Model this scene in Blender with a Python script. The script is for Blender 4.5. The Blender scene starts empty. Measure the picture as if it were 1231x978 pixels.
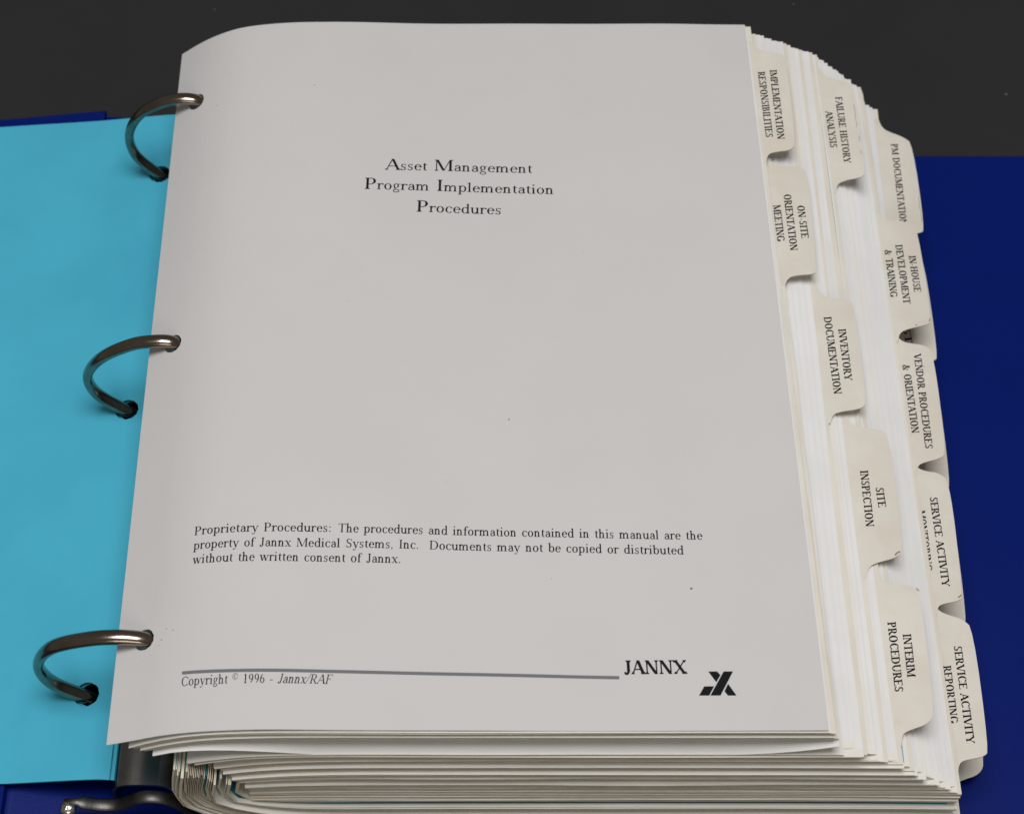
import bpy, bmesh, math, random
from mathutils import Vector, Euler
from mathutils.geometry import delaunay_2d_cdt

random.seed(7)
SC = bpy.context.scene
COL = SC.collection
MM = 0.001

# ---------------------------------------------------------------- camera
cam_data = bpy.data.cameras.new('camera')
cam = bpy.data.objects.new('camera', cam_data); COL.objects.link(cam)
cam.location = (-106.357*MM, -211.595*MM, 575.841*MM)
cam.rotation_euler = Euler((math.radians(34.7164), math.radians(-0.2272), math.radians(-0.1118)), 'XYZ')
cam_data.sensor_width = 36; cam_data.lens = 64.145
cam_data.shift_x = 0.04185; cam_data.shift_y = -0.05212
cam_data.clip_start = 0.01; cam_data.clip_end = 20
cam_data.dof.use_dof = True; cam_data.dof.focus_distance = 0.585; cam_data.dof.aperture_fstop = 20
SC.camera = cam

# ---------------------------------------------------------------- studio light
world = bpy.data.worlds.new('World'); SC.world = world; world.use_nodes = True
wb = world.node_tree.nodes['Background']
wb.inputs['Color'].default_value = (1.0, 0.93, 0.84, 1); wb.inputs['Strength'].default_value = 0.12
def softbox(name, loc, aim, sx, sy, power, col):
    d = bpy.data.lights.new(name, 'AREA'); d.shape = 'RECTANGLE'; d.size = sx; d.size_y = sy
    d.energy = power; d.color = col
    o = bpy.data.objects.new(name, d); COL.objects.link(o); o.location = loc
    o.rotation_euler = (Vector(aim) - Vector(loc)).to_track_quat('-Z', 'Y').to_euler()
    return o
softbox('softbox', (-0.10, -0.02, 1.35), (-0.06, 0.12, 0.0), 0.75, 0.50, 12.8, (0.99, 0.99, 1.0))
softbox('fill_softbox', (-0.15, -0.90, 0.68), (-0.05, 0.0, 0.03), 0.6, 0.3, 1.6, (1.0, 0.95, 0.86))

SC.render.engine = 'CYCLES'
SC.view_settings.view_transform = 'Standard'; SC.view_settings.look = 'None'
SC.view_settings.exposure = 0.0; SC.view_settings.gamma = 1
SC.cycles.max_bounces = 8; SC.cycles.diffuse_bounces = 5

# ---------------------------------------------------------------- geometry, all in millimetres
L = 279.4
def lerp(a, b, t): return a + (b - a) * t
def plerp(P, Q, t): return [(lerp(a[0], b[0], t), lerp(a[1], b[1], t)) for a, b in zip(P, Q)]
def table(tb, x):
    if x <= tb[0][0]: return tb[0][1:]
    for a, b in zip(tb, tb[1:]):
        if x <= b[0]:
            f = (x - a[0]) / (b[0] - a[0])
            return tuple(lerp(p, q, f) for p, q in zip(a[1:], b[1:]))
    return tb[-1][1:]
def spline(pts, n):
    """centripetal-ish Catmull-Rom through pts, resampled to n points evenly by length"""
    P = [(2*pts[0][0]-pts[1][0], 2*pts[0][1]-pts[1][1])] + list(pts) + [(2*pts[-1][0]-pts[-2][0], 2*pts[-1][1]-pts[-2][1])]
    dense = []
    for i in range(1, len(P) - 2):
        t = [0.0]
        for a, b in zip(P[i-1:i+2], P[i:i+3]):
            t.append(t[-1] + max(math.hypot(b[0]-a[0], b[1]-a[1]), 1e-6) ** 0.5)
        m = 14
        for k in range(m):
            x = lerp(t[1], t[2], k / m); r = []
            for c in (0, 1):
                p = [P[i-1+j][c] for j in range(4)]
                A1 = (t[1]-x)/(t[1]-t[0])*p[0] + (x-t[0])/(t[1]-t[0])*p[1]
                A2 = (t[2]-x)/(t[2]-t[1])*p[1] + (x-t[1])/(t[2]-t[1])*p[2]
                A3 = (t[3]-x)/(t[3]-t[2])*p[2] + (x-t[2])/(t[3]-t[2])*p[3]
                B1 = (t[2]-x)/(t[2]-t[0])*A1 + (x-t[0])/(t[2]-t[0])*A2
                B2 = (t[3]-x)/(t[3]-t[1])*A2 + (x-t[1])/(t[3]-t[1])*A3
                r.append((t[2]-x)/(t[2]-t[1])*B1 + (x-t[1])/(t[2]-t[1])*B2)
            dense.append(tuple(r))
    dense.append(tuple(pts[-1]))
    if n is None: return dense
    cum = [0.0]
    for a, b in zip(dense, dense[1:]): cum.append(cum[-1] + math.hypot(b[0]-a[0], b[1]-a[1]))
    out = []; j = 0
    for k in range(n):
        s = cum[-1] * k / (n - 1)
        while j < len(cum) - 2 and cum[j+1] < s: j += 1
        f = (s - cum[j]) / max(cum[j+1] - cum[j], 1e-9)
        out.append((lerp(dense[j][0], dense[j+1][0], f), lerp(dense[j][1], dense[j+1][1], f)))
    return out
# the title page, left edge to right edge, at its foot and at its head
TITLE_F = [(-210.8,68.0),(-202.5,71.4),(-194.7,74.8),(-184.6,77.6),(-167.5,79.3),(-143.5,79.0),(-95.3,78.6),(-46.9,78.4),(-15,78.6),(0.4,78.8)]
TITLE_R = [(-213.0,67.5),(-205.7,73.0),(-198.9,77.2),(-189.1,81.4),(-173.2,84.1),(-154.5,84.7),(-123.4,84.3),(-61.0,84.0),(-20,83.8),(0,83.7)]
NT = 140
TF = spline(TITLE_F, NT); TR = spline(TITLE_R, NT)
def title_point(u, y, h=0.0):
    """u: 0 at the left (punched) edge, 1 at the right edge; y in mm from the foot; h above the paper"""
    k = min(max(u, 0), 1) * (NT - 1); i = min(int(k), NT - 2); f = k - i; v = y / L

    x0, x1 = (lerp(TF[i][0], TR[i][0], v), lerp(TF[i+1][0], TR[i+1][0], v))
    z0, z1 = (lerp(TF[i][1], TR[i][1], v), lerp(TF[i+1][1], TR[i+1][1], v))
    dx, dz = x1-x0, z1-z0; n = math.hypot(dx, dz)
    x = lerp(x0, x1, f); rip = .22*math.sin(x*.043 + 1.3 + y*.006)*math.sin(y*.027 + .5) + .10*math.sin(x*.11 - y*.05)
    rip *= min(1, max(0, -x/25))
    return (x - dz/n*h, y, lerp(z0, z1, f) + dx/n*h + rip)
# name: right body edge x and height z at the foot, x and z at the head, tab outline in (x, y)
DIV = {
 'implementation': ((2.6,77.2, 2.0,82.6), [(-3,273),(2.0,272.5),(3.5,268.5),(7,267),(12.5,266.8),(14.3,264.5),(13.8,223.2),(11.7,220.0),(6,218.8),(3.1,217.6),(2.0,213.4)]),
 'onsite':    ((4.3,73.0, 4.3,79.0), [(4.3,217.6),(6,216.2),(10,215.7),(15.8,215.6),(17.6,213.4),(16.2,169.9),(15.0,168.1),(8.5,167.2),(5.6,165.8),(4.3,162.6)]),
 'inventory': ((14.3,63.0,17.0,74.0), [(16.6,168.5),(18.0,164.3),(20.2,163.1),(27.6,162.9),(29.4,160.6),(29.05,121.7),(27.0,118.9),(19.6,117.3),(17.0,116.2),(15.6,112.6)]),
 'site':      ((21.3,58.4,23.0,70.4), [(22.2,119.5),(23.2,115.2),(25.2,114.0),(33.6,113.7),(36.2,110.9),(35.4,69.6),(32.8,66.4),(25.6,64.2),(23.2,62.6),(21.9,58.6)]),
 'interim':   ((26.4,56.8,27.6,69.2), [(26.7,62.5),(27.4,58.8),(29.2,57.7),(36.6,57.6),(39.1,55.2),(38.2,14.7),(35.4,11.3),(29.0,9.1),(27.0,7.6),(26.4,4.0)]),
 'failure':   ((30.4,53.0,29.6,67.8), [(29.6,273.2),(30.8,269.8),(33.2,268.1),(40.2,266.7),(42.4,264.0),(42.1,223.8),(40.3,221.6),(33.4,219.6),(30.6,217.6),(29.8,213.6)]),
 'inhouse':   ((48.2,36.2,49.5,50.0), [(49.2,219.5),(50.4,216.2),(53.0,215.3),(60.6,215.1),(63.3,212.6),(63.0,171.9),(61.4,169.9),(53.8,167.6),(50.6,166.0),(49.2,162.0)]),
 'vendor':    ((48.4,35.2,50.0,48.6), [(49.3,166.5),(50.6,163.4),(53.0,162.3),(59.6,161.8),(62.1,159.3),(61.0,118.2),(58.4,115.8),(53.0,114.2),(50.2,112.9),(49.1,109.0)]),
 'monitoring':((48.5,34.4,50.6,47.6), [(49.3,115.0),(50.4,112.0),(53.0,111.1),(57.6,110.6),(60.8,107.3),(59.1,64.9),(57.2,63.0),(52.0,61.9),(50.0,60.8),(49.0,57.0)]),
 'reporting': ((48.6,33.6,51.0,46.6), [(49.1,63.0),(50.2,59.8),(53.0,58.4),(58.0,57.0),(61.0,53.8),(59.9,12.6),(57.9,10.4),(51.6,9.2),(49.6,8.0),(48.7,4.5)]),
 'pm':        ((51.5,19.5,58.5,37.0), [(58.3,274.8),(59.2,270.6),(61.2,268.6),(67.4,266.2),(70.7,263.2),(70.2,222.5),(68.0,220.6),(61.0,219.0),(58.4,217.5),(57.3,213.5)]),
 'second':    ((51.8,16.5,58.3,33.5), [(57.2,221.5),(58.4,217.8),(60.8,216.6),(65.6,215.9),(69.0,212.6),(68.7,168.3),(66.6,166.2),(59.2,164.0),(57.2,162.6),(55.9,159.0)]),
 'third':     ((51.6,14.5,58.1,31.0), [(55.9,170.5),(57.0,166.8),(59.4,165.6),(64.0,165.0),(67.6,161.8),(66.6,117.2),(64.6,115.2),(58.0,113.2),(55.8,111.6),(54.6,108.0)]),
 'fourth':    ((51.4,12.5,57.9,28.5), [(54.8,119.5),(55.8,115.8),(58.2,114.6),(63.4,114.0),(66.6,110.8),(65.6,66.3),(63.6,64.4),(57.0,62.4),(54.6,60.8),(53.4,57.0)]),
 'fifth':     ((51.0,10.5,57.7,26.0), [(53.2,68.5),(54.2,64.8),(56.6,63.6),(62.6,63.0),(65.4,59.8),(65.0,18.5),(62.6,13.8),(56.0,11.6),(53.4,10.0),(51.6,6.6)]),
}
def div_z(name, x, y):
    xf, zf, xr, zr = DIV[name][0]; v = y / L
    xb = lerp(xf, xr, v); d = max(0.0, x - xb)
    return lerp(zf, zr, v) - 0.006 * d * d - 0.01 * d
# ---------------------------------------------------------------- a book serif drawn from strokes (em units)
XH, CH, AH, DH = 0.45, 0.67, 0.70, -0.21
def glyph(c, st=0.085, th=0.032):
    Q = []
    def q(*p): Q.append(list(p))
    def serif(x, y, up, side, w, sv=0.062):
        a = x - w/2 - (sv if side in 'bl' else 0); b = x + w/2 + (sv if side in 'br' else 0); t = th*0.85*up
        q((a, y), (b, y), (b, y+t), (a, y+t))
        q((lerp(a, x-w/2, .55), y+t), (lerp(b, x+w/2, .55), y+t), (x+w/2, y+2.2*t), (x-w/2, y+2.2*t))
    def V(x, y0, y1, top='b', bot='b', w=None):
        w = w or st
        q((x-w/2, y0), (x+w/2, y0), (x+w/2, y1), (x-w/2, y1))
        if bot != 'n': serif(x, y0, 1, bot, w)
        if top == 'f': q((x-w/2, y1-0.07), (x-w/2, y1-0.01), (x-w/2-0.07, y1-0.045), (x-w/2-0.07, y1-0.06))
        elif top != 'n': serif(x, y1, -1, top, w)
    def Dg(x0, y0, x1, y1, w, s0=True, s1=True):
        q((x0-w/2, y0), (x0+w/2, y0), (x1+w/2, y1), (x1-w/2, y1))
        if s0: serif(x0, y0, 1 if y0 < y1 else -1, 'b', w, 0.05)
        if s1: serif(x1, y1, 1 if y1 < y0 else -1, 'b', w, 0.05)
    def A(cx, cy, rx, ry, a0, a1, tx=None, ty=None, n=None):
        tx = st*1.05 if tx is None else tx; ty = th if ty is None else ty
        n = n or max(4, int(abs(a1-a0)/20)); P = []
        for k in range(n+1):
            a = math.radians(lerp(a0, a1, k/n)); co, si = math.cos(a), math.sin(a)
            P.append(((cx+rx*co, cy+ry*si), (cx+(rx-tx)*co, cy+(ry-ty)*si)))
        for a, b in zip(P, P[1:]): q(a[0], b[0], b[1], a[1])
    def H(x0, x1, y, t=None):
        t = t or th; q((x0, y-t/2), (x1, y-t/2), (x1, y+t/2), (x0, y+t/2))
    def B(x, y, r=0.05):
        q(*[(x+r*math.cos(k*math.pi/4), y+r*math.sin(k*math.pi/4)) for k in range(8)])
    def tip(x, y, d, h=0.10):      # vertical beak at the end of an arm
        q((x-th*.5, y), (x+th*.6, y), (x+th*.6, y+d*h), (x-th*.1, y+d*h))
    adv = 0.5
    if c == ' ': adv = 0.36
    elif c == 'n': V(.12,0,XH,'f'); A(.255,XH-.15,.155,.16,0,165,st,th*1.6); V(.41-st/2,0,XH-.14,'n'); adv = .52
    elif c == 'm':
        V(.12,0,XH,'f'); V(.41-st/2,0,XH-.14,'n'); V(.69-st/2,0,XH-.14,'n')
        for x in (.255,.535): A(x,XH-.15,.155,.16,0,165,st,th*1.6)
        adv = .80
    elif c == 'h': V(.12,0,AH,'f'); A(.255,XH-.15,.155,.16,0,165,st,th*1.6); V(.41-st/2,0,XH-.14,'n'); adv = .52
    elif c == 'u': V(.12,.13,XH,'f','n'); A(.25,.15,.172,.16,180,350,st,th*1.6); V(.40,0,XH,'f','r'); adv = .52
    elif c == 'r': V(.12,0,XH,'f'); A(.28,XH-.16,.15,.165,60,170,th*1.4,th*1.6); B(.345,XH-.065,.048); adv = .375
    elif c == 'o': A(.245,.225,.21,.24,0,360); adv = .49
    elif c == 'c': A(.245,.225,.21,.24,48,322,None,th); B(.375,.365,.045); adv = .43
    elif c == 'e': A(.24,.225,.205,.24,0,325); H(.08,.42,.265); adv = .45
    elif c == 'a':
        A(.20,.12,.15,.135,60,325,st*.9,th*1.2); q((.17,.25),(.22,.22),(.33,.29),(.33,.32))
        V(.345,.04,XH-.13,'n','n'); A(.235,XH-.145,.152,.16,0,150,st,th*1.2); B(.115,XH-.105,.045)
        q((.30,.06),(.345,.0),(.45,.03),(.45,.055)); adv = .45
    elif c == 's':
        A(.185,.335,.125,.13,30,235,st*.7,th); A(.19,.125,.14,.14,-150,60,st*.75,th)
        q((.085,.29),(.115,.215),(.29,.165),(.27,.245)); tip(.305,.45,-1,.12); tip(.065,.0,1,.13); adv = .385
    elif c == 't': V(.145,.10,.53,'n','n'); q((.03,.425),(.10,.455),(.17,.58),(.19,.58),(.19,.425)); H(.09,.29,XH-.016); A(.235,.105,.132,.115,180,300,st,th*1.3); adv = .31
    elif c == 'f': V(.15,0,.55,'n'); A(.275,.545,.168,.155,55,180,st,th); B(.345,.635,.045); H(.04,.30,XH-.016); adv = .33
    elif c == 'i': V(.135,0,XH,'f'); B(.13,.63,.055); adv = .28
    elif c == 'l': V(.135,0,AH,'f'); adv = .28
    elif c == 'd': A(.225,.225,.185,.24,40,320); V(.39,.0,AH,'f','r'); q((.30,.40),(.36,.36),(.36,.40),(.33,.43)); q((.30,.05),(.33,.02),(.36,.06),(.36,.10)); adv = .51
    elif c == 'b': V(.12,.03,AH,'f','n'); A(.285,.225,.185,.24,-140,140); adv = .50
    elif c == 'p': V(.12,-.21,XH,'f'); A(.285,.225,.185,.24,-140,140); adv = .51
    elif c == 'g':
        A(.215,.30,.155,.165,0,360,st*.85,th); A(.225,-.075,.185,.125,0,360,st*.55,th*1.5)
        q((.12,.18),(.16,.16),(.12,.07),(.08,.10)); A(.20,.08,.12,.05,90,215,.04,.04); H(.33,.44,.425,.045); adv = .46
    elif c == 'y': Dg(.10,XH,.27,.0,st,True,False); Dg(.42,XH,.21,-.15,th*1.1,True,False); A(.15,-.15,.075,.06,-140,0,.03,.03); B(.09,-.165,.045); adv = .49
    elif c == 'w': Dg(.09,XH,.22,0,st,True,False); Dg(.36,XH,.22,0,th*1.1,False,False); Dg(.34,XH,.48,0,st,True,False); Dg(.62,XH,.48,0,th*1.1,True,False); adv = .70
    elif c == 'x': Dg(.11,XH,.38,0,st); Dg(.39,XH,.10,0,th*1.1); adv = .49
    elif c == 'A': Dg(.07,0,.33,CH,th*1.2,True,False); Dg(.34,CH,.60,0,st*1.1,False,True); H(.16,.48,.23); adv = .67
    elif c == 'B': V(.15,0,CH,'l','l'); H(.12,.36,CH-th/2); H(.12,.36,.355); H(.12,.38,th/2); A(.34,.51,.17,.16,-90,90); A(.35,.185,.20,.185,-90,90); adv = .61
    elif c == 'C': A(.36,CH/2,.31,.35,42,318,st*1.1,th); tip(.60,.64,-1,.17); tip(.60,.03,1,.13); adv = .67
    elif c == 'D': V(.15,0,CH,'l','l'); H(.12,.36,CH-th/2); H(.12,.36,th/2); A(.35,CH/2,.32,CH/2,-90,90,st*1.1,th); adv = .72
    elif c in 'EFL':
        V(.15,0,CH,'l' if c != 'L' else 'b','l' if c != 'F' else 'b')
        if c != 'L': H(.12,.52,CH-th/2); tip(.52,CH,-1,.14); H(.15,.40,.35); q((.385,.28),(.415,.28),(.415,.43),(.395,.43))
        if c != 'F': H(.12,.53,th/2); tip(.54,0,1,.16)
        adv = {'E': .60, 'F': .56, 'L': .58}[c]
    elif c == 'G': A(.36,CH/2,.31,.35,42,330,st*1.1,th); tip(.60,.64,-1,.17); V(.60,.03,.29,'b','n'); adv = .72
    elif c == 'H': V(.15,0,CH); V(.57,0,CH); H(.15,.57,.345); adv = .72
    elif c == 'I': V(.165,0,CH); adv = .33
    elif c == 'J': V(.24,.09,CH,'b','n'); A(.14,.09,.142,.13,-150,0,st,th); B(.07,.07,.055); adv = .39
    elif c == 'M': V(.12,0,CH,'l','b',th*1.2); Dg(.15,CH,.44,.02,st*1.1,False,False); Dg(.72,CH,.45,.02,th,False,False); V(.74,0,CH,'r','b'); adv = .88
    elif c == 'N': V(.12,0,CH,'l','b',th*1.2); V(.60,0,CH,'b','n',th*1.2); Dg(.13,CH,.58,0,st*1.15,False,False); adv = .72
    elif c == 'O': A(.36,CH/2,.32,.35,0,360,st*1.15,th,22); adv = .72
    elif c in 'PR':
        V(.15,0,CH,'l'); H(.12,.34,CH-th/2); H(.12,.34,.30); A(.33,.485,.19,.185,-90,90)
        if c == 'R': Dg(.32,.31,.56,0,st*1.1,False,True)
        adv = .57 if c == 'P' else .65
    elif c == 'S':
        A(.27,.50,.175,.18,35,225,st*.85,th); A(.28,.185,.20,.195,-150,45,st*.9,th)
        q((.125,.44),(.16,.345),(.44,.235),(.41,.335)); tip(.45,.66,-1,.17); tip(.075,.01,1,.18); adv = .54
    elif c == 'T': V(.30,0,CH,'n'); H(.03,.57,CH-th/2); tip(.045,CH,-1,.15); tip(.56,CH,-1,.15); adv = .60
    elif c == 'U': V(.14,.18,CH,'b','n'); A(.35,.20,.252,.215,180,360,st,th); V(.585,.18,CH,'b','n',th*1.2); adv = .71
    elif c == 'V': Dg(.09,CH,.35,0,st*1.1,True,False); Dg(.61,CH,.37,0,th*1.2,True,False); adv = .68
    elif c == 'X': Dg(.11,CH,.57,0,st*1.15); Dg(.59,CH,.12,0,th*1.2); adv = .69
    elif c == 'Y': Dg(.09,CH,.34,.28,st*1.1,True,False); Dg(.60,CH,.36,.28,th*1.2,True,False); V(.35,0,.31,'n'); adv = .67
    elif c == '&': A(.30,.53,.13,.14,0,360,st*.7,th); A(.26,.17,.21,.185,40,330,st,th); Dg(.24,.46,.58,.0,st,False,False); A(.40,.25,.20,.22,-60,20,th,th); H(.48,.72,.40); adv = .76
    elif c == '1': V(.25,0,.66,'n'); q((.21,.66),(.21,.58),(.11,.55),(.11,.57)); adv = .48
    elif c == '9': A(.24,.46,.19,.21,0,360,st,th); A(.16,.44,.27,.44,-75,5,st,th*1.2); adv = .48
    elif c == '6': A(.24,.20,.19,.21,0,360,st,th); A(.32,.22,.27,.44,105,185,st,th*1.2); adv = .48
    elif c == '/': Dg(-.02,-.02,.28,.70,th*1.3,False,False); adv = .28
    elif c == '-': H(.05,.29,.215,.05); adv = .34
    elif c == '.': B(.12,.05,.05); adv = .25
    elif c == ',': B(.12,.05,.05); q((.12,.0),(.165,.04),(.13,-.10),(.09,-.12)); adv = .25
    elif c == ':': B(.13,.05,.05); B(.13,.38,.05); adv = .27
    elif c == '©': A(.35,.335,.33,.33,0,360,.045,.045,18); A(.35,.335,.17,.18,50,310,.06,.045); adv = .74
    return adv, Q
def set_line(runs, p0, p1, em):
    """runs: [(text, size, lift, slant, weight)]; the line is fitted from p0 to p1 (page mm); returns polygons"""
    x = 0; out = []; last = 0
    for text, size, lift, slant, weight in runs:
        for c in text:
            adv, Q = glyph(c, 0.085*min(weight, 1.8), 0.032*min(weight, 1.9))
            for poly in Q: out.append([(x + (px + slant*py)*size, py*size + lift) for px, py in poly])
            x += adv*size
    xs = [px for poly in out for px, py in poly]; lo, hi = min(xs), max(xs)
    dx, dy = p1[0]-p0[0], p1[1]-p0[1]; d = math.hypot(dx, dy); ux, uy = dx/d, dy/d; k = d/(hi-lo)
    return [[(p0[0] + ux*(px-lo)*k - uy*py*em, p0[1] + uy*(px-lo)*k + ux*py*em) for px, py in poly] for poly in out], k/em
# ---------------------------------------------------------------- materials
def mat(name, col, rough=.6, metal=0.0, spec=.5, vary=None, scale=20., bump=0.0, bscale=300., detail=4., aniso=None):
    m = bpy.data.materials.new(name); m.use_nodes = True; nt = m.node_tree
    b = nt.nodes['Principled BSDF']
    b.inputs['Base Color'].default_value = (*col, 1); b.inputs['Roughness'].default_value = rough
    b.inputs['Metallic'].default_value = metal; b.inputs['Specular IOR Level'].default_value = spec
    tc = nt.nodes.new('ShaderNodeTexCoord')
    if vary:
        n = nt.nodes.new('ShaderNodeTexNoise'); n.inputs['Scale'].default_value = scale; n.inputs['Detail'].default_value = detail
        n.inputs['Roughness'].default_value = .6
        r = nt.nodes.new('ShaderNodeValToRGB')
        r.color_ramp.elements[0].position = .35; r.color_ramp.elements[0].color = (*vary, 1)
        r.color_ramp.elements[1].position = .62; r.color_ramp.elements[1].color = (*col, 1)
        nt.links.new(tc.outputs['Object'], n.inputs['Vector']); nt.links.new(n.outputs['Fac'], r.inputs['Fac'])
        nt.links.new(r.outputs['Color'], b.inputs['Base Color'])
    if bump:
        n2 = nt.nodes.new('ShaderNodeTexNoise'); n2.inputs['Scale'].default_value = bscale; n2.inputs['Detail'].default_value = 3
        bp = nt.nodes.new('ShaderNodeBump'); bp.inputs['Strength'].default_value = bump; bp.inputs['Distance'].default_value = 0.0004
        src = tc.outputs['Object']
        if aniso:
            mp = nt.nodes.new('ShaderNodeMapping'); mp.inputs['Scale'].default_value = aniso
            nt.links.new(src, mp.inputs['Vector']); src = mp.outputs['Vector']
        nt.links.new(src, n2.inputs['Vector']); nt.links.new(n2.outputs['Fac'], bp.inputs['Height'])
        nt.links.new(bp.outputs['Normal'], b.inputs['Normal'])
    return m
M = {
 'title': mat('title_paper', (.615,.600,.590), .85, spec=.25, vary=(.600,.585,.572), scale=18, bump=.14, bscale=600),
 'white': mat('white_paper', (.80,.79,.775), .85, spec=.25, vary=(.76,.745,.715), scale=30, bump=.05, bscale=900),
 'ivory': mat('ivory_paper', (.785,.765,.72), .85, spec=.25, vary=(.75,.725,.67), scale=30, bump=.05, bscale=900),
 'cream': mat('divider_card', (.76,.715,.63), .75, spec=.3, vary=(.70,.65,.56), scale=26, bump=.08, bscale=600),
 'tab': mat('tab_card', (.74,.70,.625), .6, spec=.35, vary=(.69,.64,.55), scale=60, bump=.08, bscale=500),
 'aged': mat('aged_card_edge', (.70,.61,.46), .8, spec=.2, vary=(.60,.50,.35), scale=120),
 'margin': mat('aged_page_margin', (.80,.78,.725), .85, spec=.2, vary=(.77,.74,.67), scale=70),
 'cool': mat('cool_white_paper', (.765,.765,.765), .85, spec=.25, vary=(.735,.735,.735), scale=30),
 'scuff': mat('brown_scuff', (.30,.225,.15), .9, spec=.1),
 'edge': mat('paper_edge', (.84,.765,.61), .9, spec=.2, vary=(.70,.615,.45), scale=90),
 'cyan': mat('cyan_card', (.072,.465,.640), .8, spec=.2, vary=(.062,.415,.585), scale=14, bump=.12, bscale=500),
 'teal': mat('teal_paper', (.05,.29,.34), .8, spec=.25),
 'ink': mat('black_ink', (.008,.008,.008), .7, spec=.12),
 'grey_ink': mat('grey_ink', (.17,.17,.18), .7, spec=.2),
 'nickel': mat('tarnished_nickel', (.33,.275,.225), .19, metal=1, vary=(.24,.19,.15), scale=130, bump=.04, bscale=800),
 'steel': mat('dark_steel', (.30,.29,.28), .26, metal=1, vary=(.22,.215,.21), scale=160, bump=.06, bscale=900),
 'dull': mat('dull_dark_steel', (.13,.125,.12), .42, metal=1, vary=(.08,.075,.07), scale=220, bump=.1, bscale=1100),
 'rivet': mat('bright_rivet', (.75,.71,.64), .2, metal=1, bump=.3, bscale=900),
 'vinyl': mat('blue_vinyl', (.0004,.0108,.150), .36, spec=.16, vary=(.0003,.0096,.138), scale=8, bump=.10, bscale=1500),
 'table': mat('charcoal_table', (.0235,.0235,.0245), .55, spec=.35, vary=(.0195,.0195,.020), scale=9, bump=.18, bscale=900),
}
# light lint and grain on the table
nt = M['table'].node_tree; b = nt.nodes['Principled BSDF']
v = nt.nodes.new('ShaderNodeTexVoronoi'); v.inputs['Scale'].default_value = 52; v.feature = 'F1'; v.inputs['Randomness'].default_value = 1
lt = nt.nodes.new('ShaderNodeMath'); lt.operation = 'LESS_THAN'; lt.inputs[1].default_value = .034
mx = nt.nodes.new('ShaderNodeMix'); mx.data_type = 'RGBA'; mx.inputs[7].default_value = (.11,.11,.11,1)
tc = nt.nodes.new('ShaderNodeTexCoord'); nt.links.new(tc.outputs['Object'], v.inputs['Vector'])
nt.links.new(v.outputs['Distance'], lt.inputs[0]); nt.links.new(lt.outputs[0], mx.inputs[0])
old = b.inputs['Base Color'].links[0].from_socket; nt.links.new(old, mx.inputs[6]); nt.links.new(mx.outputs[2], b.inputs['Base Color'])

# ---------------------------------------------------------------- objects
def thing(name, label, cat, loc=(0,0,0), group=None):
    o = bpy.data.objects.new(name, None); COL.objects.link(o); o.empty_display_size = .02
    o.location = [c*MM for c in loc]; o['label'] = label; o['category'] = cat
    if group: o['group'] = group
    return o
def place(name, me, parent=None, smooth=False):
    o = bpy.data.objects.new(name, me); COL.objects.link(o)
    if parent:
        o.parent = parent
        r = Vector(parent.location) if parent.parent is None else Vector((0,0,0))
        o.location = -r
    return o
def mesh(name, verts, faces, mats, smooth=None, mi=None):
    me = bpy.data.meshes.new(name)
    me.from_pydata([(x*MM, y*MM, z*MM) for x, y, z in verts], [], faces)
    for m in (mats if isinstance(mats, (list, tuple)) else [mats]): me.materials.append(m)
    if smooth is not None: me.polygons.foreach_set('use_smooth', smooth if isinstance(smooth, list) else [smooth]*len(faces))
    if mi: me.polygons.foreach_set('material_index', mi)
    me.update(); return me

def shell(name, pf, pr, ys, thick, m, edge=None, zfun=None, yfun=None, xfun=None, side=True, margin=None):
    """a sheet: profile pf (foot) to pr (head), rows ys (0..L), given a thickness; edges have their own vertices"""
    n = len(pf); R = len(ys); top = []; bot = []
    for j, y in enumerate(ys):
        v = min(max(y / L, 0), 1); P = plerp(pf, pr, v)
        for i, (x, z) in enumerate(P):
            a = P[max(i-1, 0)]; b2 = P[min(i+1, n-1)]; dx, dz = b2[0]-a[0], b2[1]-a[1]; d = math.hypot(dx, dz) or 1
            x += xfun(x, y, i) if xfun else 0
            yy = y + (yfun(x, y) if yfun else 0); zz = z + (zfun(x, y) if zfun else 0)
            top.append((x, yy, zz)); bot.append((x + dz/d*thick, yy, zz - dx/d*thick))
    V = top + bot; F = []; S = []; MI = []; o = n*R
    for j in range(R-1):
        for i in range(n-1):
            a = j*n+i; F.append((a, a+1, a+n+1, a+n)); F.append((o+a, o+a+n, o+a+n+1, o+a+1)); S += [True, True]; MI += [2 if (margin and j == 0) else 0, 0]
    def rim(idx, e=True):
        for a, b2 in zip(idx, idx[1:]):
            k = len(V); V.extend([V[a], V[b2], V[o+b2], V[o+a]]); F.append((k, k+3, k+2, k+1)); S.append(False); MI.append(1 if edge and e else 0)
    rim([i for i in range(n)][::1]); rim([(R-1)*n+i for i in range(n)][::-1])
    rim([j*n for j in range(R)][::-1]); rim([j*n+n-1 for j in range(R)], side)
    return mesh(name, V, F, [m] + ([edge] if edge else []) + ([margin] if margin else []), S, MI)

# ---------------------------------------------------------------- table
s = 1400
tb = place('table', mesh('table', [(-s,-s,0),(s,-s,0),(s,s,0),(-s,s,0)], [(0,1,2,3)], M['table']))
tb['kind'] = 'structure'; tb['label'] = 'charcoal black table top under the open binder'

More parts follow.
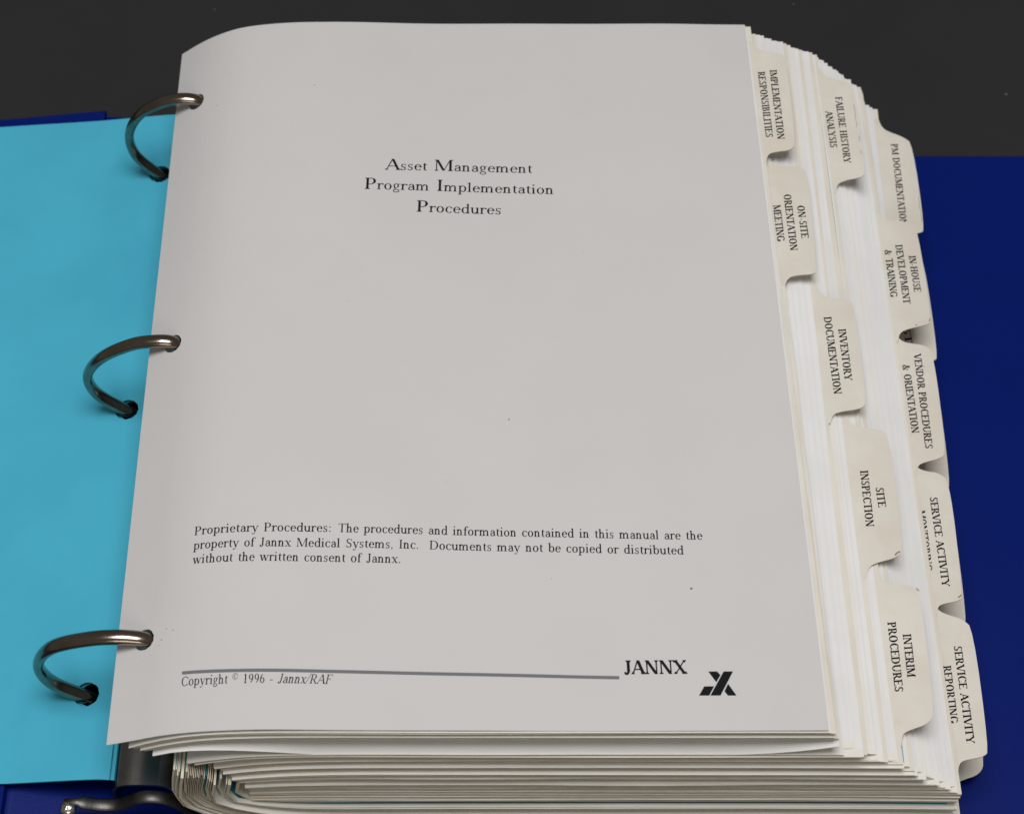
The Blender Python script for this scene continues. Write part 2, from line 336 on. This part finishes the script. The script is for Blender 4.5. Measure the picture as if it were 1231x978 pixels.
# ---------------------------------------------------------------- binder
binder = thing('ring_binder', 'open blue vinyl ring binder lying flat under the thick stack of pages', 'binder', (-206, 140, 0))
def slab(name, prof, y0, y1, thick, m, r=1.2):
    """cover board: profile in x,z swept along y with rounded rims"""
    P = spline(prof, 26) if len(prof) > 2 else spline(prof, 6)
    bm = bmesh.new(); rows = [y0, y0+1.2] + [lerp(y0, y1, k/8) for k in range(1, 8)] + [y1-1.2, y1]; G = []
    for j, y in enumerate(rows):
        e = .55 if j in (0, len(rows)-1) else 0
        row = []
        for i, (x, z) in enumerate(P):
            a = P[max(i-1,0)]; b2 = P[min(i+1,len(P)-1)]; dx, dz = b2[0]-a[0], b2[1]-a[1]; d = math.hypot(dx,dz)
            row.append((bm.verts.new(((x - dz/d*(-e))*MM, y*MM, (z - e)*MM)), bm.verts.new(((x + dz/d*thick)*MM, y*MM, (z - dx/d*thick + e)*MM))))
        G.append(row)
    n = len(P)
    for j in range(len(rows)-1):
        for i in range(n-1):
            bm.faces.new((G[j][i][0], G[j][i+1][0], G[j+1][i+1][0], G[j+1][i][0]))
            bm.faces.new((G[j][i][1], G[j+1][i][1], G[j+1][i+1][1], G[j][i+1][1]))
        bm.faces.new((G[j][0][0], G[j+1][0][0], G[j+1][0][1], G[j][0][1]))
        bm.faces.new((G[j][n-1][0], G[j][n-1][1], G[j+1][n-1][1], G[j+1][n-1][0]))
    for j in (0, len(rows)-1):
        for i in range(n-1):
            f = (G[j][i][0], G[j][i][1], G[j][i+1][1], G[j][i+1][0])
            bm.faces.new(f if j == 0 else f[::-1])
    bmesh.ops.recalc_face_normals(bm, faces=bm.faces)
    me = bpy.data.meshes.new(name); bm.to_mesh(me); bm.free(); me.materials.append(m)
    return me
CL = [(-545,2.9),(-400,10.2),(-292,22.0),(-249.6,27.5)]
c1 = place('cover', slab('cover', CL, -9, 287.5, 2.7, M['vinyl']), binder); c1['label'] = 'left blue cover under the cyan sheet'
place('spine', slab('spine', [(-246.4,24.2),(-206,13.6),(-168,3.6)], -8, 287.2, 2.7, M['vinyl']), binder)
c2 = place('cover', slab('cover', [(-163,2.9),(-100,2.9),(60,2.9),(137,2.9)], -9, 285.2, 2.7, M['vinyl']), binder); c2['label'] = 'right blue cover lying flat on the table'
place('hinge', slab('hinge', [(-249.4,24.2),(-248,24.2),(-246.2,23.8)], -8.4, 287.2, 1.2, M['vinyl']), binder)
place('hinge', slab('hinge', [(-168.4,2.6),(-166,1.7),(-162.6,2.2)], -8.4, 284.6, 1.2, M['vinyl']), binder)

# ring mechanism: arched steel plate on the spine
prof = []
for k in range(25):
    a = math.pi*(1 - k/24); prof.append((-205.6 + 10.2*math.copysign(abs(math.cos(a))**.62, math.cos(a)), 23.0 + 11.5*math.sin(a)**.6 if 0 < k < 24 else 21))
prof = [(-216.2, 15)] + prof + [(-195.2, 12.5)]
ys = [1.0, 6, 40, 140, 240, 281]
plate = place('base_plate', shell('base_plate', prof, prof, ys, 1.0, M['steel']), binder)
# lever: a bent strip with a hump
lev = [(-229.5,30.2),(-225,30.8),(-219,28.6),(-213.5,28.4),(-209.5,31.2),(-205.5,34.6),(-201,35.2),(-196.5,32.8),(-192.5,27),(-190.5,21),(-188,15.5),(-184.5,12.6)]
LP = spline(lev, 44)
bm = bmesh.new(); rings = []
for i, (x, z) in enumerate(LP):
    a = LP[max(i-1,0)]; c = LP[min(i+1,43)]; dx, dz = c[0]-a[0], c[1]-a[1]; d = math.hypot(dx,dz); nx, nz = -dz/d, dx/d
    w = 2.1 if 3 < i < 40 else 1.3; hh = .8; ring = []
    for k in range(12):
        t = 2*math.pi*k/12; cy = math.copysign(abs(math.cos(t))**.6, math.cos(t))*w; cn = math.sin(t)*hh
        ring.append(bm.verts.new(((x+nx*cn)*MM, (-3.2+cy)*MM, (z+nz*cn)*MM)))
    rings.append(ring)
for r0, r1 in zip(rings, rings[1:]):
    for k in range(12): bm.faces.new((r0[k], r0[(k+1)%12], r1[(k+1)%12], r1[k]))
bm.faces.new(rings[0][::-1]); bm.faces.new(rings[-1]); bmesh.ops.recalc_face_normals(bm, faces=bm.faces)
for f in bm.faces: f.smooth = len(f.verts) == 4
me = bpy.data.meshes.new('lever'); bm.to_mesh(me); bm.free(); me.materials.append(M['dull'])
lever = place('lever', me, binder)
for x, z, r in ((-228.2, 29.6, 2.7), (-186.6, 14.2, 2.5)):
    bm = bmesh.new(); bmesh.ops.create_uvsphere(bm, u_segments=14, v_segments=9, radius=r*MM)
    for v_ in bm.verts:
        v_.co.z *= .62; v_.co += Vector((random.uniform(-.2,.2), random.uniform(-.2,.2), random.uniform(-.2,.2)))*MM
    for f in bm.faces: f.smooth = True
    me = bpy.data.meshes.new('rivet'); bm.to_mesh(me); bm.free(); me.materials.append(M['rivet'])
    o = place('rivet', me, lever); o.location = (x*MM, -4.6*MM, z*MM)

# rings: closed loops of thick wire
RING_Y = (249.44, 140.88, 32.15)
RING = [[(-205.0,74.9),(-213.5,74.6),(-225.4,67.6),(-231.7,56.0),(-231.3,44.5),(-224.0,32.6),(-216.8,24.8)],
        [(-204.0,74.0),(-209.5,74.2),(-216.6,72.6),(-228.8,64.4),(-235.2,53.5),(-234.0,43.1),(-225.2,31.6),(-216.8,24.0)],
        [(-203.2,72.6),(-209.5,73.6),(-218.5,72.6),(-231.2,66.6),(-237.6,54.6),(-236.0,42.0),(-226.8,30.6),(-216.8,23.6)]]
for y, pts in zip(RING_Y, RING):
    full = [(-194.5,23.5),(-183,32),(-181,44),(-187,57),(-195.5,66.5),(-199.5,70.6)] + pts
    P = spline(full, 110); rad = 2.65; bm = bmesh.new(); rs = []
    for i, (x, z) in enumerate(P):
        a = P[max(i-1,0)]; c = P[min(i+1,len(P)-1)]; dx, dz = c[0]-a[0], c[1]-a[1]; d = math.hypot(dx,dz); nx, nz = -dz/d, dx/d
        rs.append([bm.verts.new(((x+nx*1.75*math.sin(t))*MM, (y+2.45*math.cos(t))*MM, (z+nz*1.75*math.sin(t))*MM)) for t in [2*math.pi*k/20 for k in range(20)]])
    for r0, r1 in zip(rs, rs[1:]):
        for k in range(20): bm.faces.new((r0[k], r0[(k+1)%20], r1[(k+1)%20], r1[k])).smooth = True
    bm.faces.new(rs[0][::-1]); bm.faces.new(rs[-1]); bmesh.ops.recalc_face_normals(bm, faces=bm.faces)
    me = bpy.data.meshes.new('ring'); bm.to_mesh(me); bm.free(); me.materials.append(M['nickel'])
    place('ring', me, binder)

# ---------------------------------------------------------------- punched sheets (real holes)
def punched(name, pt, u_len, ys, nu, holes, thick, m, edge=None):
    """pt(u, y, h): surface; u in 0..1, u_len mm wide; holes [(u, y, radius)]"""
    V2 = []; E = []; inside = []
    us = [k/nu for k in range(nu+1)]
    for u in us:
        for y in ys: V2.append((u*u_len, y))
    keep = [p for p in V2 if all(math.hypot(p[0]-hu*u_len, p[1]-hy) > r*1.25 for hu, hy, r in holes)]
    V2 = keep
    for hu, hy, r in holes:
        for rr in (1.0, 1.5):
            k0 = len(V2)
            for k in range(24):
                t = 2*math.pi*k/24; V2.append((hu*u_len + r*rr*math.cos(t), hy + r*rr*math.sin(t)))
            if rr == 1.0: E += [(k0+k, k0+(k+1) % 24) for k in range(24)]
    vs, es, fs, *_ = delaunay_2d_cdt([Vector(p) for p in V2], E, [], 0, 1e-5)
    F2 = []
    for f in fs:
        cx = sum(vs[i].x for i in f)/len(f); cy = sum(vs[i].y for i in f)/len(f)
        if all(math.hypot(cx-hu*u_len, cy-hy) > r*.97 for hu, hy, r in holes): F2.append(tuple(f))
    bm = bmesh.new(); top = [bm.verts.new([c*MM for c in pt(p.x/u_len, p.y, 0)]) for p in vs]
    bot = [bm.verts.new([c*MM for c in pt(p.x/u_len, p.y, -thick)]) for p in vs]
    bm.verts.index_update()
    for f in F2:
        a = bm.faces.new([top[i] for i in f]); c = bm.faces.new([bot[i] for i in reversed(f)])
        a.smooth = c.smooth = True
    cnt = {}
    for f in F2:
        for a, c in zip(f, f[1:]+f[:1]): cnt[(a, c)] = 1
    for (a, c) in cnt:
        if (c, a) not in cnt:
            q = [bm.verts.new(t.co) for t in (top[c], top[a], bot[a], bot[c])]
            f = bm.faces.new(q); f.material_index = 1 if edge else 0
    for v_ in [v_ for v_ in bm.verts if not v_.link_faces]: bm.verts.remove(v_)
    me = bpy.data.meshes.new(name); bm.to_mesh(me); bm.free(); me.materials.append(m)
    if edge: me.materials.append(edge)
    return me

# cyan sheet on the left cover
CY = spline([(-432,10.8),(-400,13.0),(-292,25.2),(-250,29.2),(-224,32.6),(-218,33.0),(-216.0,32.4)], 90)
CYL = sum(math.hypot(b2[0]-a[0], b2[1]-a[1]) for a, b2 in zip(CY, CY[1:]))
def cy_point(u, y, h=0.0):
    k = u*89; i = min(int(k), 88); f = k-i; (x0, z0), (x1, z1) = CY[i], CY[i+1]; dx, dz = x1-x0, z1-z0; n = math.hypot(dx, dz)
    return (lerp(x0,x1,f)-dz/n*h, y, lerp(z0,z1,f)+dx/n*h - .9*math.sin(math.pi*(y-3)/277)*max(0, (lerp(x0,x1,f)+300)/80)*.5)
def cy_u(x):
    k = min(range(90), key=lambda i: abs(CY[i][0]-x)); return k/89
cy = thing('cyan_sheet', 'bright cyan card sheet lying on the left cover with three rings through it', 'card sheet', (-320, 140, 22))
ysg = [3.4, 8, 16] + [16 + 248*k/20 for k in range(1, 20)] + [264, 274, 280.0]
ch = [(1 - 7.6/CYL, RING_Y[0], 4.2), (1 - 9.0/CYL, RING_Y[1], 4.2), (1 - 10.6/CYL, RING_Y[2], 4.2)]
place('sheet', punched('cyan_sheet', cy_point, CYL, ysg, 60, ch, .3, M['cyan']), cy)
# second cyan sheet right below it
def cy2(u, y, h=0.0):
    x, yy, z = cy_point(u, y, h); return (x + 1.5, yy + 0.6, z - .8 - 1.0*u)
cyb = thing('cyan_sheet', 'second cyan sheet whose edge peeks out beneath the upper one by the ring mechanism', 'card sheet', (-320, 140, 20))
place('sheet', punched('cyan_sheet', cy2, CYL, ysg, 60, ch, .3, M['cyan']), cyb)

# ---------------------------------------------------------------- title page
title = thing('title_page', 'white title page on top, headed Asset Management Program Implementation Procedures', 'page', (-100, 140, 80))
TU = 215.0
yst = [-0.0, 2, 6, 12, 20] + [20 + 240*k/24 for k in range(1, 24)] + [262, 270, 276, L]
th_holes = [(0.0475, RING_Y[0], 3.5), (0.0460, RING_Y[1], 3.5), (0.0450, RING_Y[2], 3.5)]
place('sheet', punched('title_page', title_point, TU, yst, 90, th_holes, .14, M['title'], M['ivory']), title)

INK = [0]
def ink_mesh(name, polys, pt, m, h0=.035):
    V = []; F = []
    for k, poly in enumerate(polys):
        h = h0 + .0012*(k % 7); a = len(V)
        for (px, py) in poly: V.append(pt(px, py, h))
        F.append(tuple(range(a, a+len(poly))))
    return mesh(name, V, F, m)
def tpt(x, y, h): return title_point(x/TU, y, h)
def print_title(name, lines, m='ink', lab=None):
    polys = []
    for runs, p0, p1, em in lines:
        pl, k = set_line(runs, (p0[0]*TU, p0[1]), (p1[0]*TU, p1[1]), em); polys += pl
        print('  line', runs[0][0][:14], 'stretch %.2f' % k)
    o = place(name, ink_mesh(name, polys, tpt, M[m]), title)
    return o
def caps(s, big=1.0, small=.80, wt=1.0):
    out = []
    for c in s: out.append((c, big if c.isupper() else small, 0, 0, wt*1.3 if c.isupper() else wt*1.12))
    return out
print_title('heading_line', [(caps('Asset Management'), (.38253,208.7), (.62355,207.6), 7.5)])
print_title('heading_line', [(caps('Program Implementation'), (.35029,200.0), (.65631,198.0), 7.5)])
print_title('heading_line', [(caps('Procedures'), (.43466,190.0), (.56999,189.0), 7.5)])
def runs(s, wt=1.2): return [(s, 1, 0, 0, wt)]
print_title('notice_line', [(runs('Proprietary Procedures:'), (.11358,64.85), (.313,64.55), 4.5), (runs('The procedures and information contained in this manual are the'), (.32412,64.50), (.8507,62.27), 4.5)])
print_title('notice_line', [(runs('property of Jannx Medical Systems, Inc.'), (.11352,59.85), (.4395,58.85), 4.5), (runs('Documents may not be copied or distributed'), (.4560,58.75), (.82186,57.22), 4.5)])
print_title('notice_line', [(runs('without the written consent of Jannx.'), (.11367,54.9), (.41419,53.9), 4.5)])
print_title('copyright_line', [([('Copyright ', 1, 0, 0, 1.12), ('©', .72, .26, 0, 1), (' 1996 - ', 1, 0, 0, 1.12), ('Jannx/RAF', 1, 0, .25, 1.12)], (.1114,14.75), (.32307,14.2), 4.4)])
print_title('company_name', [([('JANNX', 1, 0, 0, 2.1)], (.72615,17.75), (.8138,17.75), 6.6)])
n = 60; poly = []
RL = [(.11092,19.05),(.21287,18.62),(.4,18.0),(.71893,16.75)]
def rl(u):
    r = table([(a, b2) for a, b2 in RL], u); return r[0]
for k in range(n):
    a, c = lerp(.11092,.71893,k/n), lerp(.11092,.71893,(k+1)/n)
    poly.append([(a*TU, rl(a)-.62), (c*TU, rl(c)-.62), (c*TU, rl(c)+.42), (a*TU, rl(a)+.42)])
place('rule_line', ink_mesh('rule_line', poly, lambda x, y, h: tpt(x, y, .035), M['grey_ink']), title)
LOGO = [[(.8426,18.45),(.8548,18.45),(.85926,17.30),(.85248,15.05)], [(.8639,18.45),(.8770,18.45),(.85674,10.86),(.84270,10.86)], [(.83532,13.77),(.8490,13.77),(.8412,10.87),(.82711,10.87)], [(.86850,14.58),(.87888,10.85),(.86684,10.85),(.86270,12.19)]]
place('logo', ink_mesh('logo', [[(u*TU, y) for u, y in g] for g in LOGO], tpt, M['ink']), title)
sp = []
for u, y, r in ((.82846,45.63,.42),(.57529,105.69,.28),(.26171,247.9,.2),(.0930,243.5,.22),(.09172,33.42,.22),(.0742,30.9,.2),(.081,34.3,.16),(.071,29.2,.14),(.33,152,.12),(.7,173,.12),(.48,83,.13),(.63,49,.15)):
    sp.append([(u*TU + r*math.cos(t)*random.uniform(.7,1.2), y + r*math.sin(t)*random.uniform(.7,1.2)) for t in [2*math.pi*k/9 for k in range(9)]])
o = place('ink_specks', ink_mesh('ink_specks', sp, tpt, M['grey_ink']), title); o['kind'] = 'stuff'

# ---------------------------------------------------------------- the layers of the stack
LEFT_H = [(31,-171,31.8),(40,-171.5,39),(46,-172.5,44.5),(53,-176,49),(61,-181.5,55.5),(67,-191,60.4),(71,-196,63.4),(74,-200,65.2),(76,-202,66.2),(77.5,-203.5,66.5),(78.8,-207,67.0)]
L_IN  = [(-173.0,44.0),(-174.2,38.5),(-173.2,33.6),(-168.0,31.6),(-160,31.0),(-150,31.0),(-140,31)]
L_OUT = [(-192.5,58.5),(-194.6,46.0),(-195.0,35.0),(-190.0,27.0),(-180,16.8),(-167,9.0),(-145,5.0)]
def profiles(zf, zr, xf, xr, n=34):
    zm = zf + 1.6*(1 - zf/79)
    if zf >= 31:
        xl, zl = table([(a, b2, c) for a, b2, c in LEFT_H], zf)
        left = [(xl, zl), (xl+8, lerp(zl, zm, .42)), (xl+18, lerp(zl, zm, .76)), (xl+34, lerp(zl, zm, .97))]
    else:
        g = min(1, (31-zf)/27); left = plerp(L_IN, L_OUT, g); left = left[:-1] + [(left[-1][0], lerp(zm, left[-1][1], .3))]
    pf = left + [(-110, zm), (-60, zm), (xf-30, lerp(zm, zf, .25)), (xf-10, lerp(zm, zf, .7)), (xf, zf)]
    pr = left + [(-110, zm), (-60, zm), (xr-30, lerp(zm, zf, .25)), (xr-10, lerp(zm, zf, .7)), (xr, zf)]
    dz = zr - zf
    pr = [(x, z + dz*min(1, max(0, (x+205)/60))) for x, z in pr]
    return spline(pf, n), spline(pr, n)
YR = [0, 2.5, 6, 12, 35, 60, 85, 110, 140, 170, 200, 230, 255, L]
def leaf(name, zf, zr, xf, xr, thick, m, parent, edge=None, side=True, droop=0, y0=None, y1=None, wav=.25):
    pf, pr = profiles(zf, zr, xf, xr)
    y0 = random.uniform(-.7, .9) if y0 is None else y0; y1 = random.uniform(-1.0, .5) if y1 is None else y1
    ph = random.uniform(0, 6); fr = random.uniform(.02, .05); a2 = random.uniform(.0, wav)
    def yf(x, y): 
        if y < 3: return y0 + a2*math.sin(x*fr+ph)*.8
        if y > L-3: return y1
        return 0
    def zfn(x, y):
        z = 0
        if y < 14: z -= droop*(1-y/14)**1.6*min(1, max(0, (x+190)/40))*(1 - min(1, max(0, (x - xf + 34)/34))**2*.9)
        return z
    ax = random.uniform(0, .32); px_ = random.uniform(0, 6); fx_ = random.uniform(.012, .045)
    def xfn(x, y, i): return ax*math.sin(y*fx_ + px_)*max(0, (i-24)/9)
    return place(name, shell(name, pf, pr, YR, thick, m, edge, zfn, yf, xfn, side, None if (side or droop or m.name.startswith('teal')) else M['margin']), parent)
def edge_at(name): return DIV[name][0]

ORDER = ['implementation','onsite','inventory','site','interim','failure','inhouse','vendor','monitoring','reporting','pm','second','third','fourth','fifth']
WORDS = {
 'implementation': [('IMPLEMENTATION', (7.46,258.26), (7.23,224.75), 4.0), ('RESPONSIBILITIES', (2.95,257.06), (3.06,225.47), 4.0)],
 'onsite': [('ON-SITE', (12.08,197.77), (12.25,183.31), 4.0), ('ORIENTATION', (7.73,202.45), (7.7,177.76), 4.0), ('MEETING', (3.49,197.66), (3.53,181.39), 4.0)],
 'inventory': [('INVENTORY', (22.45,150.42), (22.4,129.78), 4.0), ('DOCUMENTATION', (17.94,155.09), (18.13,124.08), 4.0)],
 'site': [('SITE', (28.88,91.33), (28.98,84.12), 4.0), ('INSPECTION', (24.49,97.75), (24.04,77.05), 4.0)],
 'interim': [('INTERIM', (31.51,40.86), (31.09,26.28), 4.0), ('PROCEDURES', (27.15,44.78), (26.6,21.55), 4.0)],
 'failure': [('FAILURE HISTORY', (34.37,259.12), (34.35,227.86), 4.0), ('ANALYSIS', (29.9,251.75), (29.96,234.66), 4.0)],
 'inhouse': [('IN-HOUSE', (58.09,199.95), (58.1,183.67), 4.0), ('DEVELOPMENT', (53.68,204.54), (53.42,178.46), 4.0), ('& TRAINING', (49.32,201.75), (49.0,180.93), 4.0)],
 'vendor': [('VENDOR PROCEDURES', (54.72,158.32), (53.69,119.63), 4.0), ('& ORIENTATION', (49.95,153.1), (49.74,125.45), 4.0)],
 'monitoring': [('SERVICE ACTIVITY', (52.83,101.04), (52.5,68.22), 4.0), ('MONITORING', (47.9,96.1), (47.4,73.4), 4.0)],
 'reporting': [('SERVICE ACTIVITY', (53.55,47.4), (52.97,14.77), 4.0), ('REPORTING', (49.0,40.77), (48.6,21.04), 4.0)],
 'pm': [('PM DOCUMENTATION', (61.93,262.76), (60.76,224.0), 4.0)],
 'second': [('ST', (56.9,179.6), (57.1,173.6), 3.9)],
}
LABEL = {
 'implementation': 'cream tab divider lettered IMPLEMENTATION RESPONSIBILITIES, highest tab beside the title page',
 'onsite': 'cream tab divider lettered ON-SITE ORIENTATION MEETING, three lines of text',
 'inventory': 'cream tab divider lettered INVENTORY DOCUMENTATION, midway down the upper row of tabs',
 'site': 'cream tab divider lettered SITE INSPECTION below the inventory tab',
 'interim': 'cream tab divider lettered INTERIM PROCEDURES near the bottom corner of the title page',
 'failure': 'cream tab divider lettered FAILURE HISTORY ANALYSIS at the far end of the fanned pages',
 'inhouse': 'cream tab divider lettered IN-HOUSE DEVELOPMENT & TRAINING beside the blue cover',
 'vendor': 'cream tab divider lettered VENDOR PROCEDURES & ORIENTATION beside the blue cover',
 'monitoring': 'cream tab divider lettered SERVICE ACTIVITY MONITORING, second line half hidden',
 'reporting': 'cream tab divider lettered SERVICE ACTIVITY REPORTING, nearest tab to the camera',
 'pm': 'cream tab divider lettered PM DOCUMENTATION sticking out furthest at the far end',
 'second': 'low cream divider showing letters ST in the notch above the vendor procedures tab',
 'third': 'low cream divider peeking out between the vendor and activity monitoring tabs',
 'fourth': 'low cream divider peeking out between the activity monitoring and reporting tabs',
 'fifth': 'low cream divider whose rounded tab corner shows just below the activity reporting tab',
}
def round_poly(pts):
    """smooth a tab outline: chaikin on the inner corners, ends kept"""
    P = pts
    for _ in range(2):
        Q = [P[0]]
        for a, b2 in zip(P, P[1:]):
            Q += [(lerp(a[0],b2[0],.25), lerp(a[1],b2[1],.25)), (lerp(a[0],b2[0],.75), lerp(a[1],b2[1],.75))]
        Q.append(P[-1]); P = Q
    return P
def body_z(zf, zr, xf, xr, x, y):
    """height of a divider body near its right edge"""
    v = y/L; xb = lerp(xf, xr, v); z0 = lerp(zf, zr, v); zm = 1.6*(1 - zf/79)
    return z0, xb
def divider(name):
    (xf, zf, xr, zr), out = DIV[name]
    d = thing('tab_divider', LABEL[name], 'tab divider', (xf, 140, zf), group='cream tab dividers fanned along the right side')
    leaf('sheet', zf, zr, xf, xr, .24, M['cream'], d, M['aged'], wav=.15, y0=random.uniform(-.8,.3) - 5.0*(1 - min(zf, 76)/76), y1=random.uniform(-.2,.3))
    # tab: laminated strip, tucked 6 mm onto the body, outline to the right
    curve = round_poly(out); rows = []
    for (x, y) in curve: rows.append((x, y))
    V = []; F = []; nC = 8; up = .10; n = len(rows); t = .38
    def zz(x, y):
        v = y/L; xb = lerp(xf, xr, v); q = xb - x; zm = zf + 1.6*(1 - zf/79)
        base = lerp(zf, zr, v)
        if q > 0:
            f = min(1, q/10); return base + f*.3*(zm - zf) + up
        return div_z(name, x, y) + up*max(0, 1 + q/4)
    # scan the outline between its inner border and the curve by y rows
    ymax, ymin = curve[0][1], curve[-1][1]; R = 46
    def xo(y):
        best = None
        for a, b2 in zip(curve, curve[1:]):
            if (a[1]-y)*(b2[1]-y) <= 0 and abs(a[1]-b2[1]) > 1e-9:
                x = lerp(a[0], b2[0], (y-a[1])/(b2[1]-a[1])); best = x if best is None else max(best, x)
        return best if best is not None else curve[0][0]
    yrow = sorted({round(y, 3) for x, y in curve} | {round(lerp(ymax, ymin, k/12), 3) for k in range(13)}, reverse=True)
    for y in yrow:
        xb = lerp(xf, xr, y/L); x1 = xo(y)
        for k in range(nC+1):
            x = lerp(xb - 3.0, x1, (k/nC)); V.append((x, y, zz(x, y)))
    nn = len(V); V += [(x, y, z - t) for x, y, z in V]; S = []; MI = []
    R = len(yrow); W_ = nC+1
    for j in range(R-1):
        for i in range(nC):
            a = j*W_+i; F.append((a, a+W_, a+W_+1, a+1)); F.append((nn+a, nn+a+1, nn+a+W_+1, nn+a+W_)); S += [True]*2; MI += [0]*2
    def rim(idx):
        for a, b2 in zip(idx, idx[1:]):
            k = len(V); V.extend([V[a], V[b2], V[nn+b2], V[nn+a]]); F.append((k, k+1, k+2, k+3)); S.append(False); MI.append(1)
    rim([j*W_+nC for j in range(R)]); rim(list(range(W_))); rim([(R-1)*W_+i for i in range(W_)][::-1]); rim([j*W_ for j in range(R)][::-1])
    tab = place('tab', mesh('tab', V, F, [M['tab'], M['aged']], S, MI), d)
    if name in WORDS:
        for text, p0, p1, em in WORDS[name]:
            pl, k = set_line([(text, 1, 0, -.15, 2.1)], p0, p1, em)
            print('  tab', text, 'stretch %.2f' % k)
            place('lettering', ink_mesh('lettering', pl, lambda x, y, h: (x, y, zz(x, y) + h), M['ink'], .05), tab)
    for pts in SCUFF.get(name, []):
        polys = []
        for (ax_, ay_), (bx_, by_), w in pts:
            dx, dy = bx_-ax_, by_-ay_; q = math.hypot(dx, dy); nx, ny = -dy/q*w/2, dx/q*w/2; m_ = 5
            P_ = [(lerp(ax_,bx_,k/m_)+random.uniform(-.12,.12), lerp(ay_,by_,k/m_)) for k in range(m_+1)]
            for a_, c_ in zip(P_, P_[1:]): polys.append([(a_[0]-nx,a_[1]-ny),(a_[0]+nx,a_[1]+ny),(c_[0]+nx,c_[1]+ny),(c_[0]-nx,c_[1]-ny)])
        o = place('scuff_mark', ink_mesh('scuff_mark', polys, lambda x, y, h: (x, y, zz(x, y) + h), M['scuff'], .03), tab); o['kind'] = 'stuff'
    return d
SCUFF = {
 'failure': [[((41.3,256),(41.2,245),.16), ((41.5,241),(41.5,238.5),.2), ((41.4,234),(41.4,232.6),.2)]],
 'site': [[((32.2,67.3),(34.0,68.8),.5)]], 'interim': [[((38.0,56.6),(38.8,55.6),.4)]], 'monitoring': [[((57.3,64.2),(58.6,65.3),.45)]],
 'inhouse': [[((56.6,169.3),(57.4,169.4),.35), ((62.0,171.4),(62.6,172.8),.3)]],
 'pm': [[((69.6,238),(69.5,226),.14)]], 'vendor': [[((57.5,153),(58.2,152.4),.18)]],
}
for nm in ORDER: divider(nm)

# sheaves of pages between the dividers
SECT = [('top', 'implementation', 1), ('implementation','onsite',3), ('onsite','inventory',13), ('inventory','site',8), ('site','interim',4), ('interim','failure',4),
        ('failure','inhouse',34), ('inhouse','vendor',1), ('vendor','monitoring',1), ('monitoring','reporting',1), ('reporting','pm',17), ('pm','second',3),
        ('second','third',2), ('third','fourth',2), ('fourth','fifth',2), ('fifth','bottom',13)]
FLIP = [1]
NICE = {'implementation':'implementation responsibilities','onsite':'on-site orientation','inventory':'inventory documentation','site':'site inspection','interim':'interim procedures',
        'failure':'failure history','inhouse':'in-house development','vendor':'vendor procedures','monitoring':'activity monitoring','reporting':'activity reporting','pm':'PM documentation',
        'second':'half hidden ST','third':'third low','fourth':'fourth low','fifth':'lowest'}
ENDS = {'top': (0.6,78.5,0.4,83.4), 'bottom': (50.0,4.4,57.0,6.0)}
def node(k): return ENDS[k] if k in ENDS else DIV[k][0]
for a, b2, n in SECT:
    A0, B0 = node(a), node(b2)
    if a == 'top': lab = 'white sheet directly beneath the title page, its edge just showing'
    elif b2 == 'bottom': lab = 'lowest sheaf of white pages, resting on the blue right cover under every divider'
    elif n == 1: lab = 'single white page filed between the %s and %s dividers' % (NICE[a], NICE[b2])
    else: lab = 'sheaf of white pages filed between the %s and %s dividers' % (NICE[a], NICE[b2])
    root = thing('page_sheaf', lab, 'pages', ((A0[0]+B0[0])/2, 140, (A0[1]+B0[1])/2), group='sheaves of pages between the tab dividers')
    # clumps: neighbouring pages cling together, dark gaps between clumps
    fr = [(i+1)/(n+1) for i in range(n)]; span = A0[1]-B0[1]; pos = list(fr)
    YJ = [random.uniform(-.8, 1) for _ in range(n)]
    if n > 3:
        i = 0
        while i < n:
            g = random.choice((1, 2, 3, 3, 4, 5, 6)); g = min(g, n-i); c = sum(fr[i:i+g])/g
            FLIP[0] *= -1; cj = FLIP[0]*random.uniform(.3, 1.5)
            for k in range(g): YJ[i+k] = cj + random.uniform(-.15, .15)
            for k in range(g): pos[i+k] = c + (k-(g-1)/2)*max(.325/span, .5/(n+1))
            i += g
    if a == 'inventory' or a == 'site': pass
    for i in range(n):
        f = pos[i]; fx = fr[i] + random.uniform(-.3, .3)/(n+1)
        droop = 0; y0 = YJ[i]
        zf = lerp(A0[1], B0[1], f); zr = lerp(A0[3], B0[3], f); thick = .18 if span < 3 else .31
        if (a, b2) == ('onsite', 'inventory'):
            if i == 0: zf, droop, y0 = 72.2, 7.2, -1.6
            else: zf = lerp(65.6, B0[1]+.4, f)
        if (a, b2) == ('reporting', 'pm') and i < 12:
            fx = fr[i]*.5
        inset = 1.1 if n > 1 else .8
        xf = lerp(A0[0], B0[0], fx) - inset*.6; xr = lerp(A0[2], B0[2], fx) - inset*.6
        if a in ('pm','second','third','fourth','fifth') or (a == 'reporting' and i > 11): xf -= random.uniform(.5,2.5); xr -= random.uniform(.5,2)
        m = random.choice(('white','white','cool','white','cool','ivory')) if b2 != 'inventory' else ('white','cool','white')[i % 3]
        if (zf < 29 and i % 4 == 2) or (b2 == 'failure' and i == 1) or (b2 == 'inhouse' and i in (13, 25)):
            m = 'teal'
            xf -= 2.5 if b2 != 'failure' else .7; xr -= 2.5 if b2 != 'failure' else 0
        y0 -= 5.0*(1 - min(zf, 76)/76)
        if m == 'teal': y0 += 1.1
        leaf('page', zf, zr, xf, xr, thick, M[m], root, M['teal' if m == 'teal' else 'edge'], side=False, droop=droop, y0=y0)
